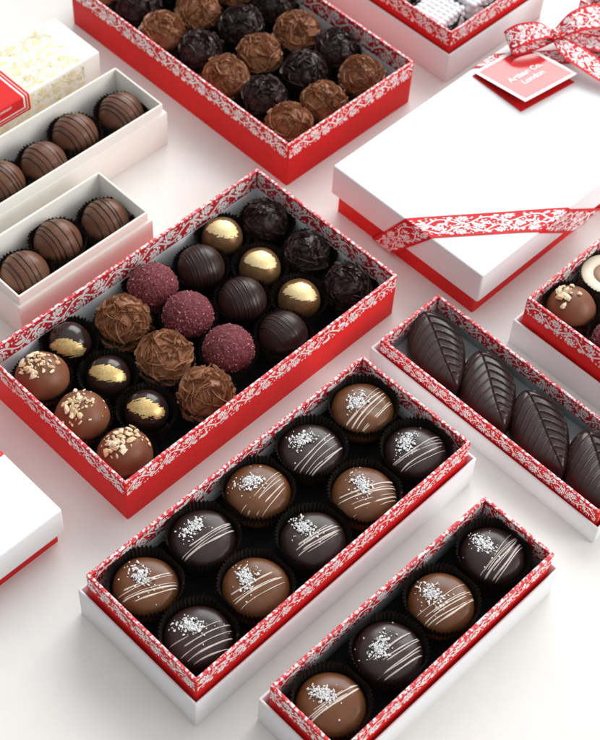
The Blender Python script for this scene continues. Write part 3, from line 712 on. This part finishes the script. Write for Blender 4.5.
# leaves
def leaf_mesh():
    nu, nv = 220, 120; V = []; F = []; Lh, Wd = 2.95, 1.70
    def half(u):   # half width at u in -1..1 (tip at -1)
        a = (u + 1) / 2; return Wd * math.sin(PI * a ** 1.22) ** .58 if 0 < a < 1 else 0
    for i in range(nu + 1):
        u = -1 + 2 * i / nu; hw = max(half(u), .015)
        for j in range(nv + 1):
            w = -1 + 2 * j / nv; x = w * hw + .14 * math.sin(u * 2.2); y = u * Lh; aw = abs(w)
            z = .78 * max(1 - aw ** 4, 0) ** .5 * max(1 - abs(u) ** 7, 0) ** .5 + .30 * (1 - w * w)
            d = aw * hw; ph = (y + .55 * d + .28 * d * d) / .60 + .2; fr = ph - math.floor(ph); k = min(fr, 1 - fr) * .60
            fade = max(0, min(1, (1 - aw) / .10)) * max(0, min(1, d / .12)) * max(0, min(1, (.93 - u) / .1)) * max(0, min(1, (u + .80) / .1))
            g = (1. if w > 0 else .38) * fade
            vein = (.12 * math.exp(-(k / .055) ** 2) + .05 * fr) * g
            vein += .11 * math.exp(-(d / .042) ** 2) * max(0, min(1, (u + .97) / .1)) * max(0, min(1, (.97 - u) / .06))
            V.append((x, y, z + vein))
    for i in range(nu):
        for j in range(nv): a = i * (nv + 1) + j; F.append((a, a + 1, a + nv + 2, a + nv + 1))
    base = [i * (nv + 1) for i in range(nu + 1)] + [i * (nv + 1) + nv for i in range(nu, -1, -1)]
    b = len(V)
    for q in base: V.append((V[q][0] * 1.0, V[q][1] * 1.0, -.35))
    n = len(base)
    for k in range(n):
        q = (k + 1) % n; F.append((base[k], b + k, b + q, base[q]))
    F.append(tuple(range(b, b + n))[::-1])
    o = mesh_obj('leaf_chocolate', V, F, M['leaf'], None, None, None, True, 60); me = o.data; bpy.data.objects.remove(o); return me
LM = leaf_mesh()
for k in range(4):
    x, y = 6.05, -5.35 - 3.92 * k
    o = link(bpy.data.objects.new('leaf_chocolate', LM)); o.location = Vector((x, y, 1.12)) * S
    o.scale = (rnd.uniform(.96, 1.03), rnd.uniform(.97, 1.03), rnd.uniform(.95, 1.1)); o.rotation_euler = (R(rnd.uniform(-3, 3)), R(rnd.uniform(-4, 4)), R(-29 + rnd.uniform(-5, 5))); tag(o, f'dark chocolate leaf, {ordn[k]} from the upper left end of its box', 'chocolate', 'dark chocolate leaves')

# mixed box at right
def cut_truffle(loc, label):
    o = thing('cut_truffle', label, 'chocolate', loc, 0); r = 1.62
    prof = [(1e-5, 0), (r * .75, 0), (r * .93, .3), (r, .9), (r, 1.45), (r * .985, 1.52)]
    V, F = lathe(prof + [(r * .95, 1.56)], 64); mesh_obj('milk_coating', V, F, M['milk_nut'], o)
    V, F = lathe([(r * .95, 1.5), (r * .955, 1.58), (r * .90, 1.63), (r * .6, 1.62), (r * .52, 1.57), (r * .5, 1.5)], 64); mesh_obj('white_filling', V, F, M['white_choc'], o, sharp=60)
    V, F = lathe([(r * .53, 1.5), (r * .52, 1.56), (r * .3, 1.58), (1e-5, 1.575)], 48); mesh_obj('soft_centre', V, F, M['ganache'], o)
hs = [(13.15, -9.15), (16.6, -9.1), (13.1, -12.5), (16.6, -12.6), (13.1, -16.2), (16.6, -16.2)]
nut_truffle((*hs[0], 2.75), 1.52, 'smooth milk truffle with large pale nut pieces at the right edge', .2, 77, 14, .30, 1.5, (-.12, .42))
cut_truffle((*hs[1], 1.7), 'cream ringed cut chocolate with brown centre at the right edge')
raspberry((*hs[2], 2.7), 'raspberry truffle below the nut truffle in the right edge box', .95)
shard_truffle('milk', (*hs[3], 2.75), 'milk rough truffle in the right edge box'); shard_truffle('dark', (*hs[4], 2.7), 'dark rough truffle in the right edge box'); raspberry((*hs[5], 2.7), 'raspberry truffle at the far corner of the right edge box', .95)
for k, (x, y) in enumerate(hs): cup('ball', (x, y, 1.57), f'black paper cup, {["nut truffle", "cut chocolate", "nearer raspberry truffle", "milk rough truffle", "dark rough truffle", "farther raspberry truffle"][k]}, right edge box', k, (11.22, 19.98, -18.83, -7.57))
for k, (x, y) in enumerate([(36.9, 5.2), (40.2, 5.4)]):
    shard_truffle('dark', (x, y, 1.9), f'dark rough truffle, {ordn[k]} in the top right corner box', 1.0)
# knobbly white sweets
def knob_mesh():
    A = Acc(); rn = random.Random(2); V, F, mi = sweep(1.55, 1.42, .5, [(.15, 0), (0, .25), (0, 1.1), (.1, 1.3), (.35, 1.42)], True, True); A.add(V, F)
    s, f0 = ico(2, .24)
    for i in range(7):
        for j in range(6):
            x, y = -1.29 + i * .43 + rn.uniform(-.03, .03), -1.15 + j * .46 + rn.uniform(-.03, .03)
            A.add([(x + p[0], y + p[1], 1.36 + p[2] * .75) for p in s], f0)
    for k in range(22):
        a = 2 * PI * k / 22
        for z in (.45, .95): A.add([(1.5 * max(-1, min(1, 1.25 * math.cos(a))) + p[0], 1.36 * max(-1, min(1, 1.25 * math.sin(a))) + p[1], z + p[2]) for p in s], f0)
    o = mesh_obj('knobbly_sweet', A.V, A.F, M['pearl'], None, None, None, True, 50); me = o.data; bpy.data.objects.remove(o); return me
KM = knob_mesh(); CUPS['wide'] = cup_mesh('wide_cup', 1.5, 1.64, 1.5, 44, 5)
ks = [(27.0, 13.9), (30.6, 13.6), (26.9, 17.6), (30.5, 17.4)]
for k, (x, y) in enumerate(ks):
    o = link(bpy.data.objects.new('knobbly_sweet', KM)); o.location = Vector((x, y, 1.75)) * S; o.rotation_euler = (0, 0, rnd.uniform(-.1, .1))
    where = ['nearest corner', 'near row right', 'second row left', 'second row right'][k]
    tag(o, f'knobbly white sweet in a black cup, {where} of its box', 'sweet', 'knobbly white sweets'); cup('wide', (x, y, 1.5), f'black paper cup under the knobbly white sweet, {where}', k, (25.3, 34.6, 11.22, 27.7))

# ------------------------------------------------------------------ table
n = 2; o = mesh_obj('tabletop', [(-300, -300, 0), (300, -300, 0), (300, 300, 0), (-300, 300, 0)], [(0, 1, 2, 3)], M['table'], smooth=False); o['kind'] = 'structure'

# ------------------------------------------------------------------ light
w = bpy.data.worlds.new('World'); scn.world = w; w.use_nodes = True
bg = w.node_tree.nodes['Background']; bg.inputs['Strength'].default_value = 1.
nt = w.node_tree; tc = nt.nodes.new('ShaderNodeTexCoord'); dp = nt.nodes.new('ShaderNodeVectorMath'); dp.operation = 'DOT_PRODUCT'
nt.links.new(tc.outputs['Generated'], dp.inputs[0]); dp.inputs[1].default_value = Vector((.50, -.10, .86)).normalized()
nt.links.new(ramp(nt, dp.outputs['Value'], [(0., (.26, .26, .265)), (.45, (.54, .545, .555)), (1., (.94, .955, .98))]), bg.inputs['Color'])
def area(name, d, dist, size, size_y, energy, col):
    l = bpy.data.lights.new(name, 'AREA'); l.shape = 'RECTANGLE'; l.size = size; l.size_y = size_y; l.energy = energy; l.color = col
    o = link(bpy.data.objects.new(name, l)); d = Vector(d).normalized(); o.location = d * dist + Vector((.03, .02, 0)); o.rotation_euler = (-d).to_track_quat('-Z', 'Y').to_euler(); return o
area('window_light', (.70, .36, .63), 2.4, 1.9, 1.5, 50, (.985, .995, 1))
area('side_softbox', (.50, -.80, .42), 2.2, 1.2, 1.0, 20, (1, .995, .985))

# ------------------------------------------------------------------ camera
cam = bpy.data.cameras.new('camera'); co = link(bpy.data.objects.new('camera', cam)); scn.camera = co
r_ = Vector((.70695566, -.70581946, .04508429)); u_ = Vector((.54646587, .58558861, .59871615)); f_ = Vector((.44898636, .39862874, -.79969142))
mw = Matrix(((r_.x, u_.x, -f_.x, 0), (r_.y, u_.y, -f_.y, 0), (r_.z, u_.z, -f_.z, 0), (0, 0, 0, 1)))
co.matrix_world = Matrix.Translation(Vector((-40.11532, -35.61605, 71.44957)) * S) @ mw
cam.sensor_fit = 'HORIZONTAL'; cam.sensor_width = 36; cam.lens = 1519.97 / 600 * 36
cam.clip_start = .02; cam.clip_end = 50
cam.dof.use_dof = True; cam.dof.focus_distance = .81; cam.dof.aperture_fstop = 20.
scn.view_settings.view_transform = 'Standard'; scn.view_settings.look = 'None'; scn.view_settings.exposure = .13; scn.view_settings.gamma = 1
scn.cycles.max_bounces = 8; scn.cycles.diffuse_bounces = 5
